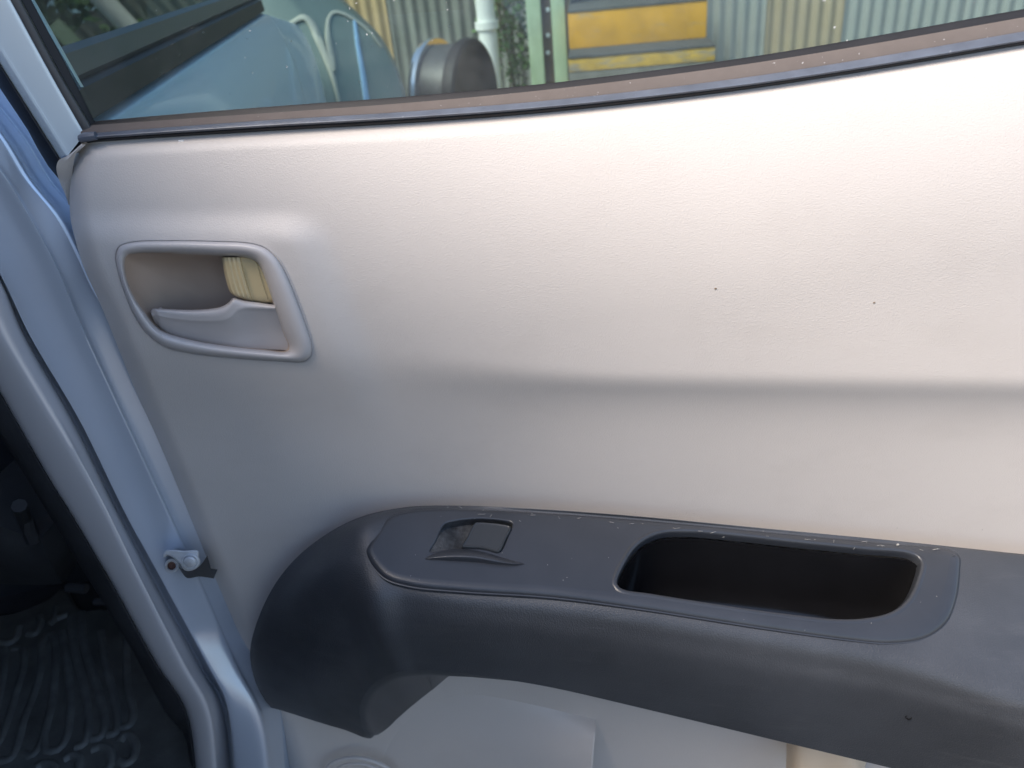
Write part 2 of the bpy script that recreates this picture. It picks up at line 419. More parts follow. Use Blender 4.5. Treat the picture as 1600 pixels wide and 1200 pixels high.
# cup
mb = MB()
cen = np.array([np.mean([q[0] for q in BEZ_IN])+0, np.mean([q[1] for q in BEZ_IN])])
rows = []
for t, dp in ((-.03, -.004), (.01, -.010), (.04, -.017), (.10, -.026), (.22, -.033), (.45, -.037), (.75, -.038), (.99, -.038)):
    r = []
    for i in range(nb):
        q = inp[i]*(1-t)+cen*t
        lft = smooth01((300-q[0])/110)            # the cup floor climbs towards its left end
        r.append(P(q[0], q[1], hm+dp*(1-.55*lft)))
    rows.append(r)
mb.grid(rows, close_u=True)
b0 = len(mb.v)-nb; mb.f.append(tuple(range(b0, b0+nb)))
mb.build('handle_cup', M_cup, bezel)
# pull lever
mb = MB()
top = bz([(358, 622), (372, 600), (420, 598), (600, 606), (740, 600), (825, 585), (870, 560), (905, 528), (960, 538), (1060, 552), (1185, 572)])
ledge = bz([(366, 640), (385, 632), (440, 645), (600, 668), (760, 676), (840, 668), (885, 640), (920, 600), (970, 585), (1060, 588), (1195, 592)])
face1 = bz([(372, 655), (395, 655), (450, 672), (600, 690), (770, 697), (860, 690), (910, 670), (950, 640), (1000, 618), (1080, 615), (1205, 620)])
face2 = bz([(392, 705), (410, 712), (470, 740), (600, 770), (770, 790), (860, 790), (930, 780), (990, 765), (1050, 755), (1130, 750), (1235, 745)])
low = bz([(425, 742), (445, 752), (500, 776), (610, 804), (780, 834), (870, 846), (950, 854), (1020, 860), (1090, 864), (1160, 868), (1290, 872)])
L = []
for c, hs in ((top, -.016), (top, -.0075), (ledge, -.0005), (face1, -.0022), (face2, -.0075), (low, -.0095)):
    q = catmull(c, 90)
    L.append([(a, b, hs) for a, b in q])
# the shaft end blends: right part sits lower, tip is thin
A = np.array(L)
for r in range(6):
    for j in range(90):
        t = j/89
        A[r, j, 2] += hm - .0035*smooth01((t-.55)/.3) - .004*(1-smooth01(t/.06))
pr = []
for j in range(90): pr.append(catmull(A[:, j, :], 36))
mb.grid([[P(*pr[j][i]) for j in range(90)] for i in range(36)])
tip = [P(*pr[0][i]) for i in range(36)]
mb.grid([tip, [q+Vector((.004, .010, 0)) for q in tip]])
mb.build('pull_lever', M_bezel, bezel, ang=60)
# lock slider, ribbed at its left end
mb = MB()
rows = []
Lx = [(828, 262), (838, 330), (858, 420), (880, 485), (905, 512)]
Rx = [(1095, 262), (1120, 330), (1150, 430), (1180, 520), (1195, 562)]
bot_pull = np.linspace(0, 1, 60)
for k in range(24):
    v = k/23
    a = catmull(Lx, 24)[k]; b = catmull(Rx, 24)[k]
    r = []
    for i in range(140):
        u = i/139
        q = a*(1-u)+b*u
        h = -.011 + .004*smooth01(u/.06) + .0015*smooth01(v/.12)
        if .10 < u < .42: h += .0008*math.sin((u-.10)/.32*math.pi*3)**2
        h -= .003*smooth01((u-.42)/.05) + .0012*smooth01((u-.80)/.03)
        h -= .006*smooth01((v-.93)/.07)
        r.append(P(150+q[0]*BZ_S, 340+(q[1]+ (18*math.sin(u*math.pi*1.0) if v > .9 else 0))*BZ_S, hm+h))
    rows.append(r)
mb.grid(rows)
le = [r[0] for r in rows]; mb.grid([le, [q+Vector((.003, .014, 0)) for q in le]])
be = rows[-1]; mb.grid([be, [q+Vector((0, .012, .002)) for q in be]])
mb.build('lock_slider', M_slider, bezel, ang=50)

# --- armrest
Pa, Pb = P(700, 790, .004), P(1600, 866, .004)
ax = (Pb-Pa).normalized(); dfr = Vector((0, -1, -.35)); nrm = dfr.cross(ax).normalized()
if nrm.z < 0: nrm = -nrm
by = nrm.cross(ax).normalized()
if by.y > 0: by = -by
def TP(px_, py_, up=0.0): return PP(px_, py_, Pa+nrm*up, nrm)      # on the armrest's top, raised by up
def to2(p): q = p-Pa; return (q.dot(ax), q.dot(by))
def from2(x, y, up): return Pa+ax*x+by*y+nrm*up
def hof(p): return -p.y
def tp(x, y, drop=0.0):
    p = TP(x, y, -drop); return (x, y, hof(p))
hB = hof(TP(1200, 1000))
stations = [
 # O (contact)        top just off contact   top front          crest            face             bottom edge
 [(1800, 886, .002), tp(1800, 905), tp(1800, 1020), tp(1800, 1110, .004), (1800, 1165, None), (1800, 1210, None), (1800, 1300, None)],
 [(1600, 866, .002), tp(1600, 880), tp(1600, 985), tp(1600, 1080, .003), (1600, 1125, None), (1600, 1165, None), (1600, 1250, None)],
 [(1400, 845, .002), tp(1400, 858), tp(1400, 940), tp(1400, 1022, .002), (1400, 1068, None), (1400, 1110, None), (1400, 1202, None)],
 [(1200, 826, .002), tp(1200, 838), tp(1200, 905), tp(1200, 985, .002), (1200, 1030, None), (1200, 1072, None), (1200, 1154, None)],
 [(1000, 807, .002), tp(1000, 818), tp(1000, 880), tp(1000, 952, .002), (1000, 993, None), (1000, 1034, None), (1000, 1106, None)],
 [(850, 796, .002), tp(850, 806), tp(850, 860), tp(850, 933, .003), (850, 970, None), (850, 1008, None), (850, 1072, None)],
 [(720, 790, .002), tp(720, 800), tp(715, 850), tp(710, 920, .003), (708, 955, None), (705, 992, None), (700, 1049, None)],
 [(630, 793, .002), tp(632, 803), tp(632, 850), tp(632, 912, .004), (634, 950, None), (640, 990, None), (655, 1047, None)],
 [(555, 811, .003), tp(560, 822), tp(566, 862), tp(572, 915, .006), (582, 955, None), (596, 1000, None), (618, 1051, None)],
 [(488, 850, .012), (497, 861, .024), (512, 893, .051), (530, 938, .065), (545, 975, .067), (564, 1016, .068), (588, 1065, .060)],
 [(440, 898, .020), (450, 908, .028), (470, 935, .047), (495, 972, .057), (515, 1004, .060), (538, 1040, .061), (570, 1085, .053)],
 [(408, 955, .025), (419, 963, .031), (443, 984, .041), (472, 1012, .050), (498, 1040, .055), (524, 1068, .053), (562, 1106, .044)],
 [(391, 1015, .026), (402, 1020, .031), (428, 1034, .039), (462, 1055, .046), (492, 1076, .049), (522, 1096, .046), (563, 1124, .037)],
 [(398, 1062, .022), (409, 1066, .026), (437, 1076, .033), (470, 1091, .038), (500, 1106, .040), (528, 1119, .037), (566, 1138, .028)],
 [(413, 1092, .016), (425, 1096, .020), (452, 1104, .026), (482, 1114, .030), (510, 1124, .031), (536, 1134, .029), (570, 1147, .022)],
 [(424, 1106, .012), (436, 1109, .015), (462, 1117, .019), (490, 1126, .022), (516, 1134, .023), (540, 1141, .021), (567, 1152, .015)],
]
for st in stations:
    if st[4][2] is None:
        hb_ = st[3][2]
        for k, dh in ((4, .010), (5, .012), (6, .004)):
            st[k] = (st[k][0], st[k][1], hb_+dh)
nu, nv = 380, 64
cols = [catmull([st[k] for st in stations], nu) for k in range(7)]
# even sampling per station line instead of per arc length keeps the stations aligned
def cr_param(pts, n):
    p = np.array(pts, float); k = len(p); tt = np.linspace(0, k-1, n); out = []
    for t in tt:
        i = min(int(t), k-2); f = t-i
        a = p[i-1] if i > 0 else 2*p[i]-p[i+1]; b = p[i]; c = p[i+1]; d = p[i+2] if i+2 < k else 2*c-b
        out.append(.5*((2*b)+(-a+c)*f+(2*a-5*b+4*c-d)*f*f+(-a+3*b-3*c+d)*f**3))
    return np.array(out)
def P3(q): return P(q[0], q[1], q[2])
ctrl = [[P3(q) for q in st] for st in stations]
cols = [cr_param([ctrl[i][k] for i in range(len(ctrl))], nu) for k in range(7)]
grid = []
for i in range(nu):
    pts = [cols[k][i] for k in range(7)]
    grid.append(cr_param(pts, nv))
grid = np.array(grid)
# pocket and switch openings
PK = [(965, 912), (975, 884), (998, 852), (1030, 835), (1080, 832), (1150, 838), (1250, 849), (1350, 859), (1425, 867), (1437, 876), (1432, 905), (1415, 938), (1390, 956), (1350, 965), (1300, 966), (1220, 957), (1120, 943), (1020, 927), (972, 919)]
pk2 = catmull([to2(TP(*q, .003)) for q in PK], 180, True)
def s5(l): return [(640+x*.1375, 790+y*.1375) for x, y in l]
SW = s5([(235, 525), (300, 400), (395, 215), (500, 180), (720, 152), (900, 155), (1060, 172), (1150, 192), (1168, 225), (1130, 310), (1015, 530), (900, 505), (780, 490), (590, 490), (400, 500)])
sw2 = catmull([to2(TP(*q, .003)) for q in SW], 120, True)
mb = MB()
vv = [Vector(q) for r in grid for q in r]
fc = []
G = grid
c3 = (G[:-1, :-1]+G[1:, 1:])/2
c3f = c3.reshape(-1, 3)-np.array(Pa)
X2 = c3f@np.array(ax); Y2 = c3f@np.array(by); Z2 = c3f@np.array(nrm)
hole = (inside(offset2(pk2, -.003), X2, Y2) | inside(offset2(sw2, -.002), X2, Y2)) & (np.abs(Z2) < .012)
hole = hole.reshape(nu-1, nv-1)
for i in range(nu-1):
    for j in range(nv-1):
        if not hole[i, j]: fc.append((i*nv+j, i*nv+j+1, (i+1)*nv+j+1, (i+1)*nv+j))
mb.add(vv, fc)
# rounded lower edge, then the underside; at the left the inner side of the pull cup
Jpix = {6: (690, 1066), 7: (676, 1078), 8: (655, 1095), 9: (640, 1108), 10: (630, 1117), 11: (621, 1125), 12: (614, 1132), 13: (607, 1138), 14: (600, 1143), 15: (592, 1148)}
Jc = []
for i in range(len(stations)):
    if i in Jpix: Jc.append(P(*Jpix[i], hbase(*Jpix[i])-.002))
    else:
        q = ctrl[i][6]; Jc.append(Vector((q.x, .034, q.z+.004)))
Jcur = cr_param(Jc, nu)
und = []
for i in range(nu):
    e = grid[i][-1]; pvt = grid[i][-2]; j = Jcur[i]
    d1 = (e-pvt); d1 /= np.linalg.norm(d1)+1e-9; d2 = (j-e); L2 = np.linalg.norm(d2); d2 = d2/(L2+1e-9)
    rr = min(.009, L2*.3)
    und.append([e, e+d1*rr*.55+d2*rr*.45, e+d1*rr*.7+d2*rr*1.2, e+d1*rr*.5+d2*rr*2.4, e*.5+j*.5, j])
mb.grid(und)
def back(q, y_):
    q = Vector(q); d_ = (q-CAM); return q+d_*((y_-q.y)/d_.y)
mb.grid([[Vector(grid[i][0]), back(grid[i][0], max(.004, grid[i][0][1]+.004))-Vector((0, 0, .0006)), back(grid[i][0], .036)-Vector((0, 0, .003))] for i in range(nu)])
mb.grid([[Vector(q) for q in grid[-1]], [Vector((q[0]+.008, .036, q[2]+.002)) for q in grid[-1]]])
arm = mb.build('armrest', M_arm, door, ang=70)

# switch panel: a separate smooth plate let into the armrest's top
PL = [(576, 872), (572, 858), (586, 832), (606, 808), (640, 797), (700, 794), (850, 800), (1000, 811), (1200, 830), (1400, 849), (1488, 858), (1501, 868), (1502, 890), (1496, 938), (1480, 972), (1445, 995), (1390, 1002), (1340, 998), (1200, 979), (1000, 948), (860, 930), (720, 921), (640, 913), (600, 900)]
pl2 = catmull([to2(TP(*q, .003)) for q in PL], 420, True)
mb = MB()
prof = [(-.0012, -.003), (-.0010, -.0002), (0, .0000), (.0002, .0012), (.0016, .0026), (.0040, .0034), (.0065, .0036)]
rows = []
wide = np.interp(pl2[:, 0], [0, .10, .30, 1], [1, 1.2, 2.0, 2.0])*np.where(pl2[:, 1] > .03, 1, .6)
wide = np.convolve(np.concatenate([wide[-20:], wide, wide[:20]]), np.ones(31)/31, 'same')[20:-20]
for d, up in prof:
    q = offset2(pl2, (d*wide)[:, None] if d > 0 else d); rows.append([from2(x, y, up) for x, y in q])
mb.grid(rows, close_u=True)
ring_out = offset2(pl2, (prof[-1][0]*wide)[:, None])
def rim(c2, prof_):
    rows_ = []
    for d, up in prof_: rows_.append([from2(x, y, up) for x, y in offset2(c2, -d)])
    return rows_
T0 = .0036
pk_prof = [(.0045, T0), (.0034, T0+.0005), (.0022, T0+.0007), (.0010, T0+.0002), (.0003, T0-.0012), (0, T0-.0034), (-.0004, T0-.008)]
mb.grid(rim(pk2, pk_prof), close_u=True)
sw_prof = [(.0012, T0), (.0004, T0-.0003), (0, T0-.0010), (-.0001, T0-.002)]
mb.grid(rim(sw2, sw_prof), close_u=True)
v2, f2 = fill([ring_out, offset2(pk2, -.0045), offset2(sw2, -.0012)])
mb.add([from2(q[0], q[1], T0) for q in v2], f2)
plate = mb.build('switch_panel', M_plate, arm, ang=60)
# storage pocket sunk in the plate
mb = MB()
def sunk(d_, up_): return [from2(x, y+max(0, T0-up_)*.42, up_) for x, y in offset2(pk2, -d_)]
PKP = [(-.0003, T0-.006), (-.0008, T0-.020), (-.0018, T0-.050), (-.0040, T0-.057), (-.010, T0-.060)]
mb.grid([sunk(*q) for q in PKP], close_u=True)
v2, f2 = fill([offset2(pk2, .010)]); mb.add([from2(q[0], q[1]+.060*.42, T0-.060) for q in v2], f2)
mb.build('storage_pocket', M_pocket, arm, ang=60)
# switch recess
mb = MB()
ex = [(x, y) for x in np.linspace(sw2[:, 0].min(), sw2[:, 0].max(), 40) for y in np.linspace(sw2[:, 1].min(), sw2[:, 1].max(), 24)]
ins = inside(offset2(sw2, .0008), np.array([e[0] for e in ex]), np.array([e[1] for e in ex]))
ex = [e for e, k in zip(ex, ins) if k]
pA = np.array(to2(TP(*s5([(300, 470)])[0], .003))); pB = np.array(to2(TP(*s5([(700, 220)])[0], .003)))
def depth_sw(x, y):
    t = np.dot(np.array([x, y])-pA, pB-pA)/np.dot(pB-pA, pB-pA)
    return T0-.0016-.0085*float(smooth01((t-.15)/.6))
swi = offset2(sw2, .00005)
v2, f2 = fill([swi], ex)
mb.add([from2(q[0], q[1], depth_sw(q[0], q[1])) for q in v2], f2)
mb.grid([[from2(x, y, T0-.001) for x, y in swi], [from2(x, y, depth_sw(x, y)-.0003) for x, y in swi]], close_u=True)
mb.build('switch_recess', M_scoop, arm, ang=40)
# rocker button
mb = MB()
bt = s5([(592, 470), (640, 380), (735, 205), (760, 192), (900, 195), (1050, 212), (1140, 236), (1152, 262), (1100, 370), (1025, 520), (995, 530), (900, 505), (800, 485), (640, 478)])
bt2 = catmull([to2(TP(*q, .005)) for q in bt], 120, True)
def btop(x, y, up):
    c = bt2.mean(0); u = (x-c[0])/.02
    return up + .0004*u*u
rows = []
for d, up in ((0, -.006), (0, T0+.0008), (.0003, T0+.0018), (.0010, T0+.0022), (.0018, T0+.0018)):
    rows.append([from2(x, y, btop(x, y, up)) for x, y in offset2(bt2, d)])
mb.grid(rows, close_u=True)
v2, f2 = fill([offset2(bt2, .0018)]); mb.add([from2(q[0], q[1], btop(q[0], q[1], T0+.0018)) for q in v2], f2)
mb.build('window_switch', M_button, arm, ang=50)
# raised guard in front of the button
mb = MB()
bk = s5([(165, 604), (230, 560), (320, 528), (450, 503), (600, 494), (750, 505), (900, 540), (1050, 585), (1180, 625), (1310, 662)])
ct = s5([(167, 606), (240, 585), (350, 562), (470, 548), (600, 544), (750, 552), (900, 582), (1050, 622), (1180, 650), (1310, 663)])
cf = s5([(168, 607), (250, 600), (360, 592), (480, 586), (600, 588), (760, 598), (900, 622), (1050, 648), (1180, 664), (1310, 664)])
ft = s5([(170, 609), (250, 614), (400, 626), (520, 634), (650, 640), (800, 652), (930, 664), (1060, 674), (1180, 678), (1310, 666)])
rows = []
for c, hmx in ((bk, -.0004), (ct, .0052), (cf, .0056), (ft, -.0004)):
    q = catmull(c, 60); rows.append([TP(q[i][0], q[i][1], T0+hmx*math.sin(math.pi*i/59)**.7 if hmx > 0 else T0-.0003) for i in range(60)])
R2 = [[Vector(a) for a in cr_param([rows[k][i] for k in range(4)], 14)] for i in range(60)]
mb.grid(R2); mb.build('switch_guard', M_plate, arm, ang=70)
# screw hole in the front face
mb = MB()
c0 = P(1420, 1121, stations[2][5][2]+.0015)
nf = Vector((0, -.93, .36)).normalized(); ta = nf.cross(Vector((1, 0, 0))).normalized(); tb = nf.cross(ta)
mb.grid([[c0+(ta*math.cos(a)+tb*math.sin(a))*r_+nf*d_ for a in np.linspace(0, 2*math.pi, 24, endpoint=False)] for r_, d_ in ((.0026, -.002), (.0023, .0002), (.0019, .0002), (.0015, -.002), (.0002, -.002))], close_u=True)
mb.build('screw_plug', M_pocket, arm)

# --- glass, seals and frame
YG = .018-HS
mb = MB()
gl = [P(150, 225, -YG), P(92, 120, -YG), P(22, 0, -YG), P(-285, -500, -YG), P(1760, -500, -YG), P(1760, 40, -YG), P(1300, 110, -YG), P(860, 165, -YG), P(500, 200, -YG)]
k = len(gl)
mb.add(gl, [tuple(range(k))]); mb.add([q+Vector((0, .004, 0)) for q in gl], [tuple(range(k))])
mb.f += [(i, (i+1) % k, k+(i+1) % k, k+i) for i in range(k)]
mb.build('window_glass', M_glass, door, smooth=False)
xs = np.linspace(126, 1755, 160)
def strip(name, mat, tabs, parent, n=14):
    mb = MB(); rows = []
    for x in xs:
        pts = [P(x, curve_y(t, x)+o, h+HS) for t, o, h in tabs]
        rows.append([Vector(q) for q in cr_param(pts, n)])
    mb.grid(rows)
    mb.f.append(tuple(range(n)))
    return mb.build(name, mat, parent, ang=80)
felt = strip('felt_strip', M_felt, [(BLUT, 4, -.006), (BLUT, 0, -.006), (BRNT, 2, -.011), (BRNT, -1, -.013)], door, 10)
lip = strip('rubber_lip', M_rubber, [(BLUT, -1, -.009), (BLUT, 1, -.0060), (LIPT, -4, .0000), (LIPT, -1, .0008), (LIPT, 2, -.003)], door, 14)
strip('seal_foot', M_blackrub, [(LIPT, -1, -.004), (LIPT, 1, -.0015), (SILL, -2, -.003), (SILL, 2, -.012)], door, 10)
strip('glass_wiper', M_blackrub, [(BRNT, 2, -.012), (BRNT, -2, -.0135), (GLSB, 2, -.0165), (GLSB, 0, -.0178)], door, 8)
# rounded end of the lip at the pillar
mb = MB()
mb.tube([P(124, 219, HS-.002), P(127, 216, HS+.001), P(134, 214, HS+.001), P(150, 212, HS)], [.001, .0028, .0034, .003], 10)
mb.build('seal_end', M_rubber, lip)

def tline(a, b, ys):
    return [(a[0]+(b[0]-a[0])*(y-a[1])/(b[1]-a[1]), y) for y in ys]
def strips(name, mat, lines, parent, n=30, sub=3, ang=60, ytop=-460, dh=HS):
    """lines: (pixel polyline, h at top, h at bottom): loft between them"""
    mb = MB(); cols = []
    for pts, h0, h1 in lines:
        a, b = pts[0], pts[1]
        if a[1] > ytop: pts = [(a[0]+(b[0]-a[0])*(ytop-a[1])/(b[1]-a[1]), ytop)]+list(pts)
        c = catmull(pts, n); cols.append([P(c[i][0], c[i][1], dh+h0+(h1-h0)*i/(n-1)) for i in range(n)])
    rows = []
    for i in range(n): rows.append([Vector(q) for q in cr_param([cols[k][i] for k in range(len(cols))], (len(cols)-1)*sub+1)])
    mb.grid(rows); return mb.build(name, mat, parent, ang=ang)
FOLD = [(28, 120), (105, 243)]; FL = [(9, 120), (91, 249)]; FR = [(12, 0), (78, 120), (131, 212)]; RB = [(33, 0), (97, 120), (149, 209)]; GR = [(47, 0), (111, 120), (150, 196)]
frame = strips('window_frame', M_frame, [(FL, -.030, -.024), (FL, -.012, -.016), ([(24, 120), (101, 243)], -.0015, -.0055), ([(30, 120), (107, 243)], -.0005, -.0045), ([(36, 120), (110, 238)], -.001, -.005), (FR, -.004, -.008), ([(14, 0), (80, 120), (133, 214)], -.010, -.012)], door, sub=6, ang=50)
strips('frame_trim', M_trimr, [([(12, 0), (78, 120), (131, 212)], -.008, -.010), ([(16, 0), (82, 120), (135, 212)], -.0065, -.009), ([(30, 0), (94, 120), (147, 209)], -.0085, -.011), (RB, -.013, -.014)], frame)
strips('glass_run', M_blackrub, [(RB, -.012, -.013), ([(35, 0), (99, 120), (149, 205)], -.013, -.014), (GR, -.0165, -.017), ([(49, 0), (113, 120), (152, 198)], -.0178, -.0178)], frame)
strips('weatherstrip', M_blackrub, [([(0, 138), (51, 216), (67, 249), (92, 279), (110, 312)], -.060, -.050), ([(2, 132), (55, 214), (80, 255), (100, 280), (112, 305)], -.040, -.040), ([(9, 118), (60, 200), (93, 252), (112, 285)], -.026, -.028), ([(13, 118), (64, 198), (97, 250), (116, 283)], -.030, -.034)], frame, dh=-.012)
strips('frame_edge', M_frame, [([(60, 30), (122, 136)], -.040, -.040), ([(64, 30), (126, 136)], -.034, -.034), ([(71, 30), (131, 136)], -.040, -.040)], frame, ytop=-400)
# outer skin of the door, behind trim and glass
mb = MB()
rows = []
for x in np.linspace(150, 1745, 40):
    pt = P(x, curve_y(GLSB, x)+16, -.056); pb = P(x, 1290, .0); 
    rows.append([pt, Vector((pt.x, .085, pt.z-.08)), Vector((pt.x, .092, pb.z+.2)), Vector((pt.x, .07, pb.z-.1))])
mb.grid(rows); mb.build('door_skin', M_blue, door)
# lint and crumbs caught along the armrest
mb = MB()
for _ in range(30):
    x = random.uniform(700, 1480); y0 = np.interp(x, [700, 1600], [792, 868])+random.uniform(1, 16)*random.random()
    a = random.uniform(0, 6.28); l = random.uniform(2, 13); pts = []
    for t in np.linspace(0, 1, 5): pts.append(TP(x+l*t*math.cos(a)+random.uniform(-1, 1), y0+.35*l*t*math.sin(a), T0+.0008+.0012*math.sin(3*t)))
    mb.tube(pts, .00016, 4, False)
for _ in range(70):
    x = random.uniform(420, 1590); y = random.uniform(800, 1010)
    p = TP(x, y, .0005 + (T0 if inside(PL, [x], [y])[0] else 0))
    if inside(PK, [x], [y])[0] or inside(SW, [x], [y])[0] or x < 560: continue
    if y > np.interp(x, [560, 870, 1200, 1600], [900, 925, 975, 1050]): continue
    mb.box(p, *(random.uniform(.0002, .0006) for _ in range(3)), rot=random.random()*3)
mb.box(TP(1403, 851, T0+.0008), .0018, .0014, .001, .5)
o = mb.build('lint', plastic('pale_lint', (.36, .35, .33), .8, .2), arm); o['kind'] = 'stuff'
mb = MB()
for x, y, r_ in ((1118, 451, .0014), (1366, 473, .0012)):
    mb = MB(); c = P(x, y, hbase(x, y)+.0002)
    mb.box(c, r_*1.1, .0004, r_*.8, .0, .0002)
    mb.build('dirt_speck', M_speck, trim)
mb = MB(); c = P(283, 220, hbase(283, 220)+.0004); mb.box(c, .004, .0006, .0012, .0, .0002)
mb.build('paint_fleck', plastic('white_fleck', (.8, .8, .78), .7, .2), trim)

# ------------------------------------------------------------------ the truck the door hangs on
truck = empty('pickup_truck', (0, 0, 0), 'silver blue pickup truck body with door pillar, dark cabin and front door', 'pickup truck')
K = {
 'K0': [(-60, 580), (0, 677), (88, 821), (157, 932), (205, 1010), (262, 1115), (290, 1150), (299, 1262)],
 'K1': [(-60, 510), (0, 612), (16, 640), (80, 752), (110, 800), (157, 880), (173, 907), (247, 1040), (290, 1107), (306, 1200), (308, 1270)],
 'K2': [(-60, 420), (0, 520), (60, 620), (150, 770), (215, 900), (285, 1040), (322, 1110), (334, 1200), (336, 1270)],
 'K3a': [(-60, 345), (0, 440), (34, 520), (110, 655), (181, 800), (245, 922), (312, 1045), (343, 1100), (358, 1200), (361, 1270)],
 'K3b': [(-60, 330), (0, 425), (46, 520), (124, 655), (195, 800), (257, 915), (326, 1043), (353, 1096), (366, 1200), (370, 1270)],
 'K4': [(-60, 190), (10, 280), (56, 356), (90, 420), (124, 500), (177, 615), (235, 740), (300, 880), (370, 1040), (407, 1115), (421, 1200), (425, 1270)],
 'K5': [(-60, 140), (0, 215), (40, 280), (88, 340), (120, 400), (144, 452), (185, 518), (250, 660), (330, 840), (385, 960), (432, 1080), (445, 1200), (450, 1270)],
}
for k_, l_ in K.items():                 # carry the pillar on above the door's waist
    (x0, y0), (x1, y1) = l_[0], l_[1]; f_ = 260/(x1-x0); l_.insert(0, (x0-260, y0-(y1-y0)*f_))
def kcurve(name, n=120): return catmull(K[name], n)
def band(name, mat, items, parent, sub=5, ang=60, n=120):
    mb = MB(); cols = []
    for key, hs in items:
        c = kcurve(key, n) if isinstance(key, str) else catmull(key, n)
        hh_ = np.interp(c[:, 1], np.linspace(150, 1270, len(hs)), hs) if len(hs) > 1 else [hs[0]]*n
        cols.append([P(c[i][0], c[i][1], hh_[i]) for i in range(n)])
    rows = [[Vector(q) for q in cr_param([cols[k][i] for k in range(len(cols))], (len(cols)-1)*sub+1)] for i in range(n)]
    mb.grid(rows); return mb.build(name, mat, parent, ang=ang)
def shift(key, dx): return [(x+dx, y) for x, y in K[key]]
pillar = band('body_pillar', M_body, [(shift('K1', 2), [.02]), ('K1', [.034]), (shift('K1', 8), [.042]), ('K2', [.044]), (shift('K3a', -14), [.034]), ('K3a', [.012]), (shift('K3a', 3), [-.01])], truck)
band('hinge_face', M_hinge, [(shift('K3a', 2), [-.006]), (shift('K3a', 8), [-.006]), (shift('K3b', -1), [.003, .003, .003, .003, .045]), ('K3b', [.008, .008, .008, .008, .056]), (shift('K3b', 6), [.008, .008, .008, .008, .060])] +
     [(shift('K4', -10), [.004, .004, .002, -.002, .062]), ('K4', [.002, .002, .0, -.006, .058]), (shift('K4', 6), [-.004, -.004, -.006, -.010, .048]), ('K5', [-.020, -.020, -.022, -.028, .020])], pillar, sub=4, ang=80)
# rounded edge and the recessed face behind it, reflected sky blue in its paint
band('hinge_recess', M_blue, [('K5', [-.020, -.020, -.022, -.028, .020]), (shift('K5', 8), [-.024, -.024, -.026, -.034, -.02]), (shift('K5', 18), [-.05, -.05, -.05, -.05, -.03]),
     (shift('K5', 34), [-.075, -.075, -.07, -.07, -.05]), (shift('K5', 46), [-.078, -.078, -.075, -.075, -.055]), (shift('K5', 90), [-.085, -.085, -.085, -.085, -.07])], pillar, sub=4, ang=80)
band('pillar_trim', M_dark, [(shift('K0', -2), [-.02]), ('K0', [.015]), (shift('K0', 10), [.026]), (shift('K1', -4), [.030]), (shift('K1', 3), [.026])], truck)
# door check strap
chk_s = 120/1600
def ck(l): return [(230+x*chk_s, 830+y*chk_s) for x, y in l]
mb = MB()
cap = ck([(375, 410), (520, 385), (760, 405), (1060, 412), (1080, 540), (1110, 620), (1080, 720), (980, 800), (860, 830), (770, 810), (690, 700), (600, 610), (500, 530), (420, 505), (345, 560), (330, 500)])
c2_ = catmull(cap, 100, True)
rows = []
HC = .014
for d, h in ((0, -.012), (0, .004), (.8, .006), (2.2, .007)): rows.append([P(x, y, HC+h) for x, y in offset2(c2_, d)])
mb.grid(rows, close_u=True)
v2, f2 = fill([offset2(c2_, 2.2)]); mb.add([P(q[0], q[1], HC+.007) for q in v2], f2)
strap = mb.build('door_check', M_metal, truck, ang=50)
mb = MB(); bc = (230+890*chk_s, 830+640*chk_s)
rows = [[P(bc[0]+r_*math.cos(a), bc[1]+r_*.85*math.sin(a), HC+h) for a in np.linspace(0, 2*math.pi, 28, endpoint=False)] for r_, h in ((14.5, .004), (14, .009), (12, .0095), (11, .0085), (10.5, .009), (9, .013), (6, .0145), (.2, .015))]
mb.grid(rows, close_u=True); mb.build('bolt', M_metal, strap, ang=50)
mb = MB(); ec = (230+510*chk_s, 830+720*chk_s)
rows = [[P(ec[0]+r_*math.cos(a), ec[1]+r_*.95*math.sin(a), HC+h) for a in np.linspace(0, 2*math.pi, 24, endpoint=False)] for r_, h in ((11.5, -.006), (11.5, .001), (9.5, .003), (7.5, .001), (6.5, -.003))]
mb.grid(rows, close_u=True); mb.build('eyelet', M_metal, strap, ang=50)
mb = MB()
rows = [[P(ec[0]+r_*math.cos(a), ec[1]+r_*.95*math.sin(a), HC+h) for a in np.linspace(0, 2*math.pi, 24, endpoint=False)] for r_, h in ((7, -.004), (6, -.002), (3, -.001), (.2, -.001))]
mb.grid(rows, close_u=True); mb.build('rusty_pin', M_rust, strap)
mb = MB()
g = patch([[(276, 882, .011), (292, 893, .012), (312, 884, .011), (324, 868, .004)], [(283, 893, .009), (292, 903, .009), (312, 901, .008), (334, 904, .000)]], 20, 8)
mb.grid(g); mb.grid([[q for q in g[-1]], [q+Vector((0, .01, .002)) for q in g[-1]]]); mb.build('strap_arm', M_trimr, strap)

# cabin: floor, seat base, far side, roof
D = Vector((-math.sin(R(15)), math.cos(R(15)), 0)); OUT = Vector((math.cos(R(15)), math.sin(R(15)), 0))
Hg = P(90, 300, -.03); Hg.z = 0                       # the hinge line
def TR(a, o, z): v = Hg+D*a+OUT*o; return Vector((v.x, v.y, z))
ZF = .58
mb = MB()
mb.add([TR(.6, -.05, ZF-.02), TR(-1.1, -.05, ZF-.02), TR(-1.1, -1.5, ZF-.02), TR(.6, -1.5, ZF-.02)], [(0, 1, 2, 3)])
mb.build('cabin_floor', M_dark, truck, smooth=False)
mb = MB()
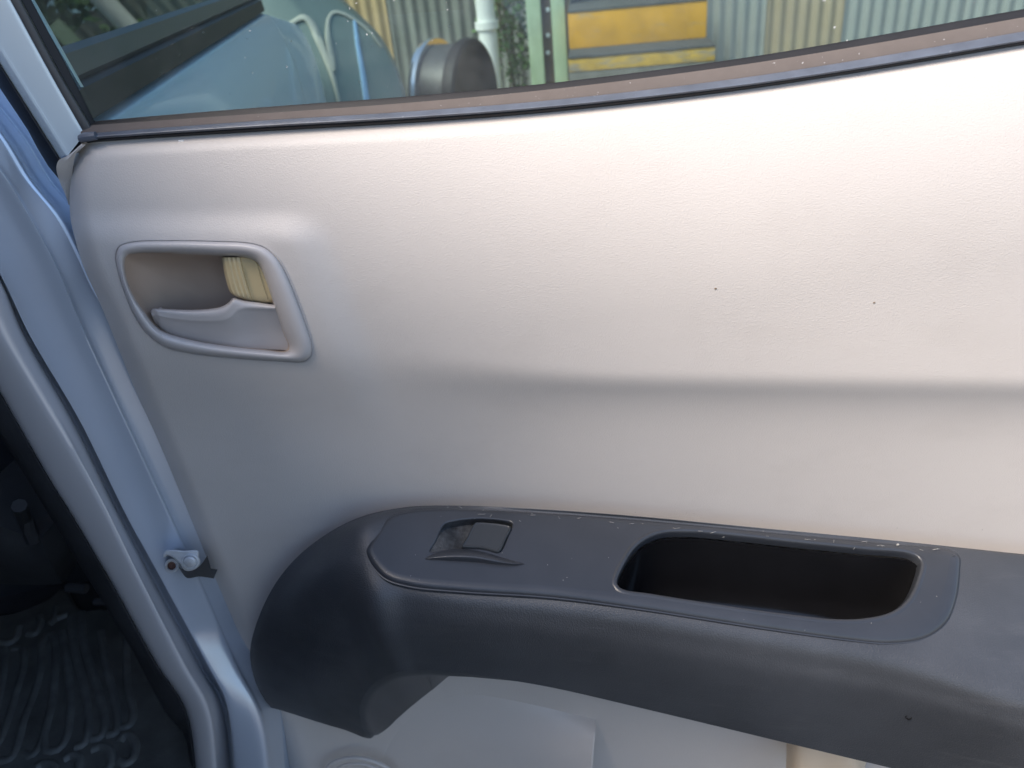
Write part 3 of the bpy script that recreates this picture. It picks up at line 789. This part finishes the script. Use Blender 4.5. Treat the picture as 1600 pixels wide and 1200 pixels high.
# seat base and bracket seen past the pillar
sb = patch([[(-60, 795, -.10), (0, 822, -.11), (40, 836, -.12), (62, 842, -.12)], [(-60, 860, -.10), (0, 868, -.11), (50, 880, -.12), (80, 880, -.12)], [(-60, 908, -.12), (0, 912, -.13), (60, 914, -.13), (98, 912, -.14)]], 20, 12)
mb.grid(sb); top_ = sb[0]; mb.grid([[q for q in top_], [q+Vector((0, .12, .0)) for q in top_]]); rt = [r[-1] for r in sb]; mb.grid([rt, [q+Vector((-.01, .12, 0)) for q in rt]])
mb.build('seat_base', M_dark, truck)
mb = MB(); mb.tube([P(30, 790, -.10), P(38, 810, -.12), P(46, 826, -.12), P(52, 845, -.12)], .008, 8)
mb.build('seat_bracket', M_dark, truck)
mb = MB(); mb.tube([P(105, 918, -.13), P(135, 920, -.13)], .006, 8); mb.build('seat_rail', M_dark, truck)
mb = MB(); mb.tube([P(148, 940, -.10), P(165, 940, -.10)], .004, 8); mb.build('seat_bolt', M_dark, truck)
mb = MB()
A_ = [TR(.35, -.03, ZF-.02), TR(.35, -1.5, ZF-.02), TR(.35, -1.5, 1.75), TR(.35, -.12, 1.75)]
mb.add(A_, [(0, 1, 2, 3)])
mb.add([TR(1.1, -1.5, ZF-.02), TR(-1.1, -1.5, ZF-.02), TR(-1.1, -1.5, 1.75), TR(1.1, -1.5, 1.75)], [(0, 1, 2, 3)])
mb.add([TR(-1.1, -.05, ZF-.02), TR(-1.1, -1.5, ZF-.02), TR(-1.1, -1.5, 1.75), TR(-1.1, -.2, 1.75)], [(0, 1, 2, 3)])
mb.build('cabin_lining', M_dark, truck, smooth=False)
ZR = 1.735  # unseen roof edge, height set so its soft shadow grades the door
# added rear quarter, out of view, blocks sky light behind the door opening
mb = MB(); rows = []
for a in np.linspace(-1.02, -2.75, 20):
    rows.append([Vector(q) for q in cr_param([TR(a, -.05, .45), TR(a, .03, .62), TR(a, .05, .95), TR(a, .02, 1.18), TR(a, -.02, 1.24)], 24)])
mb.grid(rows); r_ = rows[0]; mb.grid([[q for q in r_], [q-OUT*.25 for q in r_]])
r_ = rows[-1]; mb.grid([[q for q in r_], [q-OUT*1.45 for q in r_]])
rq = mb.build('added_rear_quarter', M_blue, truck)
mb = MB()
mb.add([TR(-1.02, -.02, 1.24), TR(-1.14, -.02, 1.24), TR(-1.18, -.16, ZR-.05), TR(-1.06, -.16, ZR-.05)], [(0, 1, 2, 3)])
mb.build('rear_pillar', M_blue, rq)
mb = MB()
mb.add([TR(-2.63, -.02, 1.24), TR(-2.75, -.02, 1.24), TR(-2.60, -.16, ZR-.05), TR(-2.48, -.16, ZR-.05)], [(0, 1, 2, 3)])
mb.build('rear_pillar', M_blue, rq)
mb = MB(); mb.add([TR(-1.14, -.03, 1.24), TR(-2.63, -.03, 1.24), TR(-2.48, -.165, ZR-.05), TR(-1.18, -.165, ZR-.05)], [(0, 1, 2, 3)])
mb.add([TR(-2.76, -.03, 1.24), TR(-2.76, -1.5, 1.24), TR(-2.60, -1.4, ZR-.05), TR(-2.60, -.165, ZR-.05)], [(0, 1, 2, 3)])
mb.build('rear_window', M_tint, rq, smooth=False)
mb = MB(); mb.add([TR(-1.1, -.1, .7), TR(-2.7, -.1, .7), TR(-2.7, -1.45, .7), TR(-1.1, -1.45, .7)], [(0, 1, 2, 3)])
mb.add([TR(-2.7, -1.5, .45), TR(-1.1, -1.5, .45), TR(-1.1, -1.5, 1.75), TR(-2.6, -1.5, 1.75)], [(0, 1, 2, 3)])
mb.build('cargo_lining', M_dark, rq, smooth=False)
mb = MB()
rows = []
for a in np.linspace(1.0, -2.62, 22):
    rows.append([TR(a, -.20, ZR-.07), TR(a, -.20, ZR-.03), TR(a, -.26, ZR), TR(a, -.8, ZR+.03), TR(a, -1.5, ZR)])
mb.grid(rows); rows2 = [[q-Vector((0, 0, .03)) for q in r] for r in rows]; mb.grid(rows2)
mb.build('roof', M_blue, truck)

# front door and wing seen through the glass
def TPl(px_, py_, o=0.0):           # a pixel on the truck's side plane
    return PP(px_, py_, Hg+OUT*o, OUT)
b1, b2 = TPl(150, 190), TPl(410, 22)
zb = (b1.z+b2.z)/2
a1 = (b1-Hg).dot(D); a2 = (b2-Hg).dot(D)
def beltz(a): return b1.z+(b2.z-b1.z)*(a-a1)/(a2-a1)
fd_rows, fw_rows = [], []
AE = 1.55
def side(a):
    z = beltz(a) if a < AE else beltz(AE)-(a-AE)*.10
    return [TR(a, -.035, z+.004), TR(a, 0, z), TR(a, .014, z-.010), TR(a, .034, z-.05), TR(a, .050, z-.12), TR(a, .056, z-.22), TR(a, .054, z-.34), TR(a, .044, z-.50), TR(a, .02, z-.66)]
mb = MB(); mb.grid([[Vector(q) for q in cr_param(side(a), 40)] for a in np.linspace(.06, AE, 50)]); fdoor = mb.build('front_door', M_outer, truck)
mb = MB(); mb.grid([[Vector(q) for q in cr_param(side(a), 40)] for a in np.linspace(AE+.008, 2.35, 50)])
mb.grid([[Vector(q) for q in cr_param(side(2.35), 40)], [TR(2.42, -.3, q[2]) for q in cr_param(side(2.35), 40)]])
mb.build('front_wing', M_outer, truck)
mb = MB()
mb.grid([[TR(a, -.005, beltz(a)+.001), TR(a, .006, beltz(a)+.006), TR(a, .004, beltz(a)+.030), TR(a, -.008, beltz(a)+.034)] for a in np.linspace(.06, AE, 20)])
mb.build('belt_moulding', M_blackrub, fdoor)
mb = MB()
mb.grid([[TR(a, -.008, beltz(a)+.032), TR(a, -.004, beltz(a)+.038), TR(a, -.008, beltz(a)+.056), TR(a, -.02, beltz(a)+.060)] for a in np.linspace(.06, AE, 20)])
mb.build('belt_seal', M_trimr, fdoor)
mb = MB()
mb.add([TR(.10, -.012, beltz(.1)+.03), TR(AE, -.012, beltz(AE)+.03), TR(.95, -.14, 1.72), TR(.14, -.14, 1.72)], [(0, 1, 2, 3)])
mb.add([TR(.10, -.016, beltz(.1)+.03), TR(AE, -.016, beltz(AE)+.03), TR(.95, -.144, 1.72), TR(.14, -.144, 1.72)], [(0, 1, 2, 3)])
mb.build('front_window', M_tint, fdoor, smooth=False)
mb = MB(); mb.box(TR(.62, -.45, 1.0), .5, .16, .8, R(15), .05); mb.box(TR(.55, -.45, 1.5), .26, .1, .2, R(15), .04); mb.build('front_seat', M_dark, truck)
mb = MB(); mb.box(TR(1.35, -.75, 1.02), 1.4, .4, .2, R(15), .06); mb.build('dashboard', M_dark, truck)
mb = MB(); mb.grid([[TR(a, o, beltz(AE)+.02-.12*max(0, a-AE)-.03*abs(o+.75)) for o in np.linspace(-.03, -1.5, 10)] for a in np.linspace(AE, 2.35, 12)]); mb.build('bonnet', M_blue, truck)

# ------------------------------------------------------------------ floor mat
mat = empty('floor_mat', (0, 0, 0), 'black ribbed rubber floor mat lying on the dark cabin floor', 'floor mat')
def z6(l): return [(x/3, 800+y/3) for x, y in l]
mo = z6([(-200, 520), (60, 470), (230, 400), (300, 350), (380, 455), (500, 450), (700, 620), (820, 780), (858, 940), (885, 1260), (-200, 1300)])
m2 = catmull(mo, 120, True)
mb = MB(); w0 = [PZ(x, y, ZF) for x, y in m2]
mm = np.array([(q.x, q.y) for q in w0]); rows = []
for d, z in ((0, -.012), (0, -.003), (.002, -.001), (.005, 0)): rows.append([Vector((x, y, ZF+z)) for x, y in offset2(mm, d)])
mb.grid(rows, close_u=True); v2, f2 = fill([offset2(mm, .005)]); mb.add([Vector((q[0], q[1], ZF)) for q in v2], f2)
mb.build('mat_sheet', M_mat, mat, ang=50)
RIBS = [[(20, 640), (15, 760), (-20, 930), (-60, 1060)],
 [(60, 640), (105, 640), (110, 720), (80, 830), (50, 930), (0, 1070), (-40, 1120)],
 [(195, 615), (190, 740), (160, 850), (110, 980), (85, 1080), (50, 1155), (0, 1168)],
 [(195, 625), (225, 570), (250, 590), (258, 740), (240, 900), (190, 1085), (145, 1142), (105, 1130)],
 [(258, 740), (245, 900), (205, 1050), (215, 1115), (270, 1115), (310, 1060), (330, 900), (318, 730), (290, 560)],
 [(330, 490), (350, 640), (400, 850), (415, 1000), (395, 1085), (350, 1105)],
 [(330, 860), (330, 960)],
 [(380, 470), (400, 640), (465, 850), (490, 1000), (470, 1055), (430, 1065)],
 [(470, 560), (500, 720), (550, 960), (540, 1035), (505, 1045)],
 [(590, 560), (600, 820), (625, 950), (605, 1000), (565, 1010)],
 [(560, 1080), (585, 1048), (615, 1050), (635, 1100), (620, 1160), (585, 1178), (560, 1165)],
 [(430, 1115), (480, 1100), (515, 1125), (520, 1180), (490, 1230)],
 [(300, 1160), (340, 1140), (372, 1160), (365, 1215)],
 [(170, 1200), (200, 1180), (250, 1190), (260, 1240)],
 [(0, 610), (40, 615), (75, 590), (90, 540)], [(130, 570), (165, 570), (190, 530), (185, 490)], [(230, 530), (255, 505), (265, 450)], [(270, 500), (320, 480)]]
M_rib = plastic('pale_mat_rib', (.105, .108, .10), .5, .4, var=.3, vscale=30)  # ribs lighter than the mat sheet
for ri, rb in enumerate(RIBS):
    c = catmull(z6(rb), 40 if len(rb) > 3 else 16)
    mb = MB(); rows = []
    pts = [PZ(x, y, ZF) for x, y in c]
    for i, p in enumerate(pts):
        t = (pts[min(i+1, len(pts)-1)]-pts[max(i-1, 0)]).normalized(); sd = Vector((-t.y, t.x, 0))
        rows.append([p+sd*o+Vector((0, 0, z)) for o, z in ((-.006, -.001), (-.0036, .0014+ri*.00012), (-.0012, .0023+ri*.00012), (.0012, .0023+ri*.00012), (.0036, .0014+ri*.00012), (.006, -.001))])
    mb.grid(rows); mb.f += [tuple(range(6)), tuple(range(len(mb.v)-6, len(mb.v)))]
    mb.build('rib', M_rib, mat, ang=70)

# ------------------------------------------------------------------ yard beyond the glass
M_ground = plastic('dry_concrete', (.20, .185, .16), .9, .2, grain=60, gstr=.4, var=.25, vscale=1.2)
g_ = obj('ground', [(-60, -60, 0), (60, -60, 0), (60, 60, 0), (-60, 60, 0)], [(0, 1, 2, 3)], M_ground, None, False); tag(g_, kind='structure')
YF = 5.0
def corr(name, mat, x0, x1, ztop, y, parent, pitch=.076, amp=.009):
    n = int((x1-x0)/pitch*8); rows = []
    for i in range(n+1):
        x = x0+(x1-x0)*i/n; yy = y+amp*math.sin(2*math.pi*x/pitch)
        rows.append([Vector((x, yy, .02)), Vector((x, yy, ztop*.5)), Vector((x, yy, ztop))])
    mb = MB(); mb.grid(rows); mb.grid([[q+Vector((0, .002, 0)) for q in r] for r in rows]); return mb.build(name, mat, parent, ang=80)
fence = empty('corrugated_fence', (0, 0, 0), 'corrugated iron fence of grey and tan sheets behind the steps', 'fence')
Mf = {'tan': plastic('tan_iron', (.40, .29, .15), .6, .4, var=.12, vscale=3, streak=((9, 9, .8), .5, .75, .5, (.3, .24, .16))),  # shade over the fence put into darkened sheet colours
      'tan2': plastic('faded_tan_iron', (.34, .28, .19), .6, .4, var=.12, vscale=3, streak=((9, 9, .8), .5, .75, .4, (.3, .27, .2))),
      'grey': plastic('shaded_weathered_iron', (.17, .18, .155), .6, .4, metal=.1, var=.15, vscale=4, streak=((9, 9, .8), .5, .75, .5, (.42, .42, .36))),
      'pale': plastic('pale_zinc_iron', (.30, .32, .30), .55, .4, metal=.1, var=.1, vscale=4, streak=((9, 9, .8), .5, .75, .4, (.34, .33, .28)))}
def fx(px_, py_=20, y=YF): return P(px_, py_, -y).x
segs = [(-4.5, fx(380), 'grey'), (fx(380), fx(530), 'grey'), (fx(528), fx(600), 'tan'), (fx(600), fx(745), 'grey'), (fx(745), fx(900), 'grey'), (fx(900), fx(1105), 'pale'), (fx(1105), fx(1192), 'pale'), (fx(1192), fx(1318), 'tan2'), (fx(1318), fx(1500), 'pale'), (fx(1500), fx(1720), 'pale'), (fx(1720), 7.5, 'grey')]
for i, (x0, x1, m_) in enumerate(segs): corr('fence_sheet', Mf[m_], x0, x1+.02, 1.9, YF+(.012 if i % 2 else 0), fence)
mb = MB(); mb.box((1.5, YF+.06, .6), 12, .07, .09, 0, .004); mb.build('rail', plastic('fence_rail_timber', (.25, .2, .14), .8, .2), fence)
# white pole
def pole(name, px0, px1, ytop, y, rad, mat, label, cat, collar=None, group=None):
    a = P(px0, 0, -y); b = P(px1, 130, -y); d = (b-a)/(b.z-a.z)
    top = a+d*(2.0-a.z); bot = a+d*(0-a.z)
    mb = MB(); mb.tube([bot+(top-bot)*t for t in np.linspace(0, 1, 8)], rad, 16)
    e = empty(name, (0, 0, 0), label, cat, group); mb.build('pipe', mat, e)
    if collar:
        c = P(*collar, -y); t = (c.z-bot.z)/(top.z-bot.z); q = bot+(top-bot)*t
        mb = MB(); mb.tube([q-Vector((0, 0, .02)), q, q+Vector((0, 0, .02))], rad*1.28, 16); mb.build('collar', mat, e)
    return e
M_white = plastic('white_pvc', (.74, .74, .68), .45, .5, var=.05, vscale=5)
pole('white_pole', 757, 770, 0, 4.3, (.054), M_white, 'white plastic drain pole in front of the grey iron sheets', 'pole', (750, 40))
# green timber posts
M_green = plastic('pale_green_paint', (.36, .46, .30), .55, .4, var=.12, vscale=12, streak=((20, 20, 2), .5, .7, .4, (.25, .33, .2)))
M_brown = plastic('dark_brown_timber', (.10, .065, .04), .8, .2, var=.3, vscale=20)
def post(name, x0, x1, y, mat, label, bolts=False, dep=.09):
    a, b = P(x0, 60, -y), P(x1, 60, -y)
    e = empty(name, (0, 0, 0), label, 'post'); mb = MB(); mb.box(((a.x+b.x)/2, y, .95), b.x-a.x, dep, 1.9, 0, .006); mb.build('beam', mat, e)
    if bolts:
        for yy in (15, 55, 82):
            c = P((x0+x1)/2, yy, -(y-dep/2)); mb = MB()
            mb.tube([c+Vector((0, .01, 0)), c-Vector((0, .008, 0)), c-Vector((0, .010, 0))], [.012, .012, .007], 10); mb.build('bolt', M_metal, e)
post('green_post', 826, 848, 4.35, M_green, 'pale green post on the left of the dark brown bolted board')
post('brown_post', 848, 864, 4.40, M_brown, 'dark brown board with bolts between the two pale green posts', True)
post('green_post', 864, 885, 4.30, M_green, 'pale green post touching the left end of the yellow steps')
# climbing plant between the pole and the posts
plant = empty('climbing_plant', (0, 0, 0), 'green climbing plant growing up between the white pole and green post', 'plant')
ML = plastic('leaf_green', (.11, .20, .055), .5, .4, var=.5, vscale=25)
mb = MB()
x0_, x1_ = P(772, 60, -4.45).x, P(832, 60, -4.45).x
for k in range(5):
    x = random.uniform(x0_+.03, x1_-.03); pts = [Vector((x+.05*math.sin(3*z+k), 4.5+.03*math.cos(2*z+k), z)) for z in np.linspace(0, 1.7, 14)]; mb.tube(pts, .006, 6)
mb.build('stem', plastic('vine_stem', (.12, .10, .05), .8, .2), plant)
mb = MB()
for k in range(2600):
    z = random.uniform(.05, 1.75); x = random.gauss((x0_+x1_)/2, .095); y = 4.48+random.gauss(0, .05)
    if math.sin(z*9)+math.sin(z*23+x*40) < -1.0: continue
    l = random.uniform(.022, .05); d = Vector((random.gauss(0, 1), random.gauss(-.3, .8), random.gauss(-.4, .7))).normalized()
    n_ = d.cross(Vector((random.gauss(0, 1), random.gauss(0, 1), 1))).normalized(); c = Vector((x, y, z)); u_ = d.cross(n_)*.02
    mb.add([c, c+d*l*.45+n_*l*.34, c+d*l, c+d*l*.45-n_*l*.34], [(0, 1, 2, 3)])
o = mb.build('foliage', ML, plant, smooth=False); o['kind'] = 'stuff'
# yellow steps
steps = empty('concrete_steps', (0, 0, 0), 'concrete steps with worn yellow painted risers beside the pale green post', 'steps')
M_yel = plastic('worn_yellow_paint', (.62, .30, .010), .55, .4, var=.15, vscale=9, streak=((8, 8, 30), .62, .72, .6, (.3, .27, .2)))
M_conc = plastic('grey_step_concrete', (.085, .085, .08), .9, .2, grain=160, gstr=.4, var=.2, vscale=10)
M_yel2 = plastic('scuffed_yellow_paint', (.56, .34, .05), .7, .3, var=.25, vscale=14, streak=((6, 6, 22), .48, .62, .9, (.26, .24, .2)))
M_conc2 = plastic('stained_riser_concrete', (.17, .165, .14), .9, .2, grain=160, gstr=.4, var=.25, vscale=10)
ys0 = 3.9
xa, xb = P(888, 40, -ys0).x, P(1104, 40, -ys0).x
zt = P(1000, 6, -ys0).z; zm = P(1000, 68, -ys0).z; rh = zt-zm
z = zt; y = ys0; k = 0; ex = 0
while z > .02:
    zl = max(z-rh, 0)
    w2 = xb+ex
    def block(nm, m_, za, zb_, yo=0):
        mb = MB(); mb.box(((xa+w2)/2, y+yo+.9, (za+zb_)/2), w2-xa, 1.8, za-zb_, 0, .004); mb.build(nm, m_, steps)
    if k == 0: block('riser', M_yel, z-.012, zl+.001)
    else:
        block('nosing', M_yel2, z-.012, z-.075); block('riser', M_conc2, z-.075, zl+.001, .004)
    block('tread', M_conc, z, z-.0118, -.006)
    z -= rh; y -= .26; k += 1; ex += .012
# drum
drum = empty('steel_drum', (0, 0, 0), 'dark round drum on its side with a bright silver rim in front of the fence', 'drum')
yd = 3.3
c = P(738, 150, -yd); l = P(676, 155, -yd); axd = Vector((.95, -.31, 0)).normalized()
rad = .25; c = c-Vector((0, 0, 0)); 
def disc(cen, ax_, prof_, n=40):
    a = Vector((0, 0, 1)); b = ax_.cross(a).normalized()
    return [[cen+ax_*o+(a*math.cos(t)+b*math.sin(t))*r_ for t in np.linspace(0, 2*math.pi, n, endpoint=False)] for o, r_ in prof_]
mb = MB(); mb.grid(disc(c, axd, [(-.03, .05), (-.03, rad), (-.01, rad+.006), (.02, rad), (.025, rad-.02), (.01, rad-.04), (.0, .06), (.0, .001)]), close_u=True); mb.build('end_disc', M_blackrub, drum)
mb = MB(); mb.grid(disc(c, axd, [(-.03, rad*.93), (-.17, rad*.93)]), close_u=True); mb.build('barrel', plastic('grey_drum_steel', (.10, .10, .10), .45, .5, metal=.4), drum)
mb = MB(); mb.grid(disc(c, axd, [(-.165, rad*.8), (-.165, rad+.008), (-.18, rad+.014), (-.20, rad+.008), (-.20, rad*.8)]), close_u=True); mb.build('rim', plastic('bright_rim', (.75, .76, .76), .2, .5, metal=.9), drum)
mb = MB()
for o in (-.02, -.18): mb.box(c+axd*o+Vector((0, 0, -(c.z+rad*.0)/2)), .05, .05, c.z, 0, .004)
mb.build('stand', M_dark, drum)

# added wing standing in for yard reflections in a curved body panel
M_sg = plastic('yard_reflection_green', (.17, .215, .19), .32, .5, metal=.1, var=.12, vscale=3, coat=.25)  # grey green of the reflected yard as base colour
M_pm = plastic('cream_reflection', (.42, .42, .35), .5, .4)  # colour of pale reflected edges
M_pb = plastic('blue_reflection', (.30, .48, .66), .4, .4)  # colour of a reflected streak of sky
car = empty('reflection_stand_in', (0, 0, 0), 'added grey green wing standing in for panel reflections, with painted cream arcs and pale blue streak', 'stand-in car wing')
RB_ = [(-60, 462), (-30, 500), (0, 529), (30, 561), (60, 590), (100, 613), (150, 630), (230, 645)]
def wing_h(x, y):
    r_ = np.interp(y, [b for b, _ in RB_], [a for _, a in RB_]); u = np.clip((x-230)/(r_-230), 0, 1)
    return -2.75 + .16*math.sin(math.pi*min(max(u*.9+.1, 0), 1))**.8 + .25*(min(max((y+60)/290, 0), 1))**.8 - .10*max(0, u-.75)/.25
rbc = catmull([(a, b) for b, a in RB_], 60)
mb = MB(); rows = []
for i in range(60):
    y_ = rbc[i][1]; rows.append([P(x, y_, wing_h(x, y_)) for x in np.linspace(230, rbc[i][0], 50)])
mb.grid(rows); e_ = [r[-1] for r in rows]; mb.grid([e_, [q+Vector((-.02, .12, 0)) for q in e_], [q+Vector((-.20, .7, -.02)) for q in e_]])
mb.build('wing', M_sg, car)
def reflection_streak(name, pts, wpx, mat, lift=.012):  # a reflection painted as a raised strip on the wing
    c = catmull(pts, 60); rows = []
    for i in range(60):
        t = c[min(i+1, 59)]-c[max(i-1, 0)]; t = t/np.linalg.norm(t); n_ = np.array([-t[1], t[0]])
        ww = np.interp(i/59, np.linspace(0, 1, len(wpx)), wpx)
        rows.append([P(*(c[i]+n_*ww*o), wing_h(*(c[i]+n_*ww*o))+l) for o, l in ((-.5, -.01), (-.3, lift*.8), (0, lift), (.3, lift*.8), (.5, -.01))])
    mb = MB(); mb.grid(rows); mb.build(name, mat, car)
reflection_streak('arch_reflection', [(408, 64), (430, 50), (455, 36), (474, 27), (486, 36), (498, 62), (510, 92), (521, 124), (530, 160)], [7, 8, 9, 13, 17, 14, 11, 9, 8], M_pm)
reflection_streak('arch_reflection', [(522, 110), (516, 80), (512, 48), (514, 28), (522, 19), (536, 21), (556, 32), (578, 50), (597, 74)], [9, 15, 13, 8, 7, 6, 5, 4, 3], M_pm)
reflection_streak('stripe_reflection', [(554, 30), (559, 70), (566, 110), (573, 160)], [7, 9, 11, 13], M_pb)

# trees standing behind the fence, mirrored in the car windows
M_bark = plastic('grey_bark', (.12, .10, .075), .9, .1, var=.3, vscale=20)
def tree(x, y, hgt, label, seed):
    rnd = random.Random(seed); e = empty('tree', (0, 0, 0), label, 'tree')
    mb = MB(); mb.tube([Vector((x+.1*math.sin(z+seed), y, z)) for z in np.linspace(0, hgt*.7, 8)], np.linspace(.16, .05, 8), 10)
    tips = []
    for k in range(14):
        a = rnd.uniform(0, 6.28); z0 = hgt*rnd.uniform(.3, .68); L_ = hgt*rnd.uniform(.18, .34)
        p0 = Vector((x, y, z0)); p1 = p0+Vector((math.cos(a)*L_, math.sin(a)*L_, L_*.55)); tips.append(p1)
        mb.tube([p0, (p0+p1)/2+Vector((0, 0, .05)), p1], [.05, .035, .015], 6)
    mb.build('trunk', M_bark, e); mb = MB()
    for k in range(5200):
        t = rnd.choice(tips); c = t+Vector((rnd.gauss(0, .42), rnd.gauss(0, .42), rnd.gauss(.1, .36)))
        d = Vector((rnd.gauss(0, 1), rnd.gauss(0, 1), rnd.gauss(-.3, .7))).normalized(); n_ = d.cross(Vector((rnd.gauss(0, 1), rnd.gauss(0, 1), 1))).normalized(); l = rnd.uniform(.06, .13)
        mb.add([c, c+d*l*.45+n_*l*.3, c+d*l, c+d*l*.45-n_*l*.3], [(0, 1, 2, 3)])
    o = mb.build('crown', ML, e, smooth=False); o['kind'] = 'stuff'
tree(1.2, 6.6, 4.2, 'leafy tree behind the fence above the yellow steps', 3)
tree(-.5, 6.5, 4.3, 'leafy tree behind the plain grey sheets on the left of the fence', 9)
tree(4.6, 6.8, 4.6, 'leafy tree behind the right end of the fence', 5)
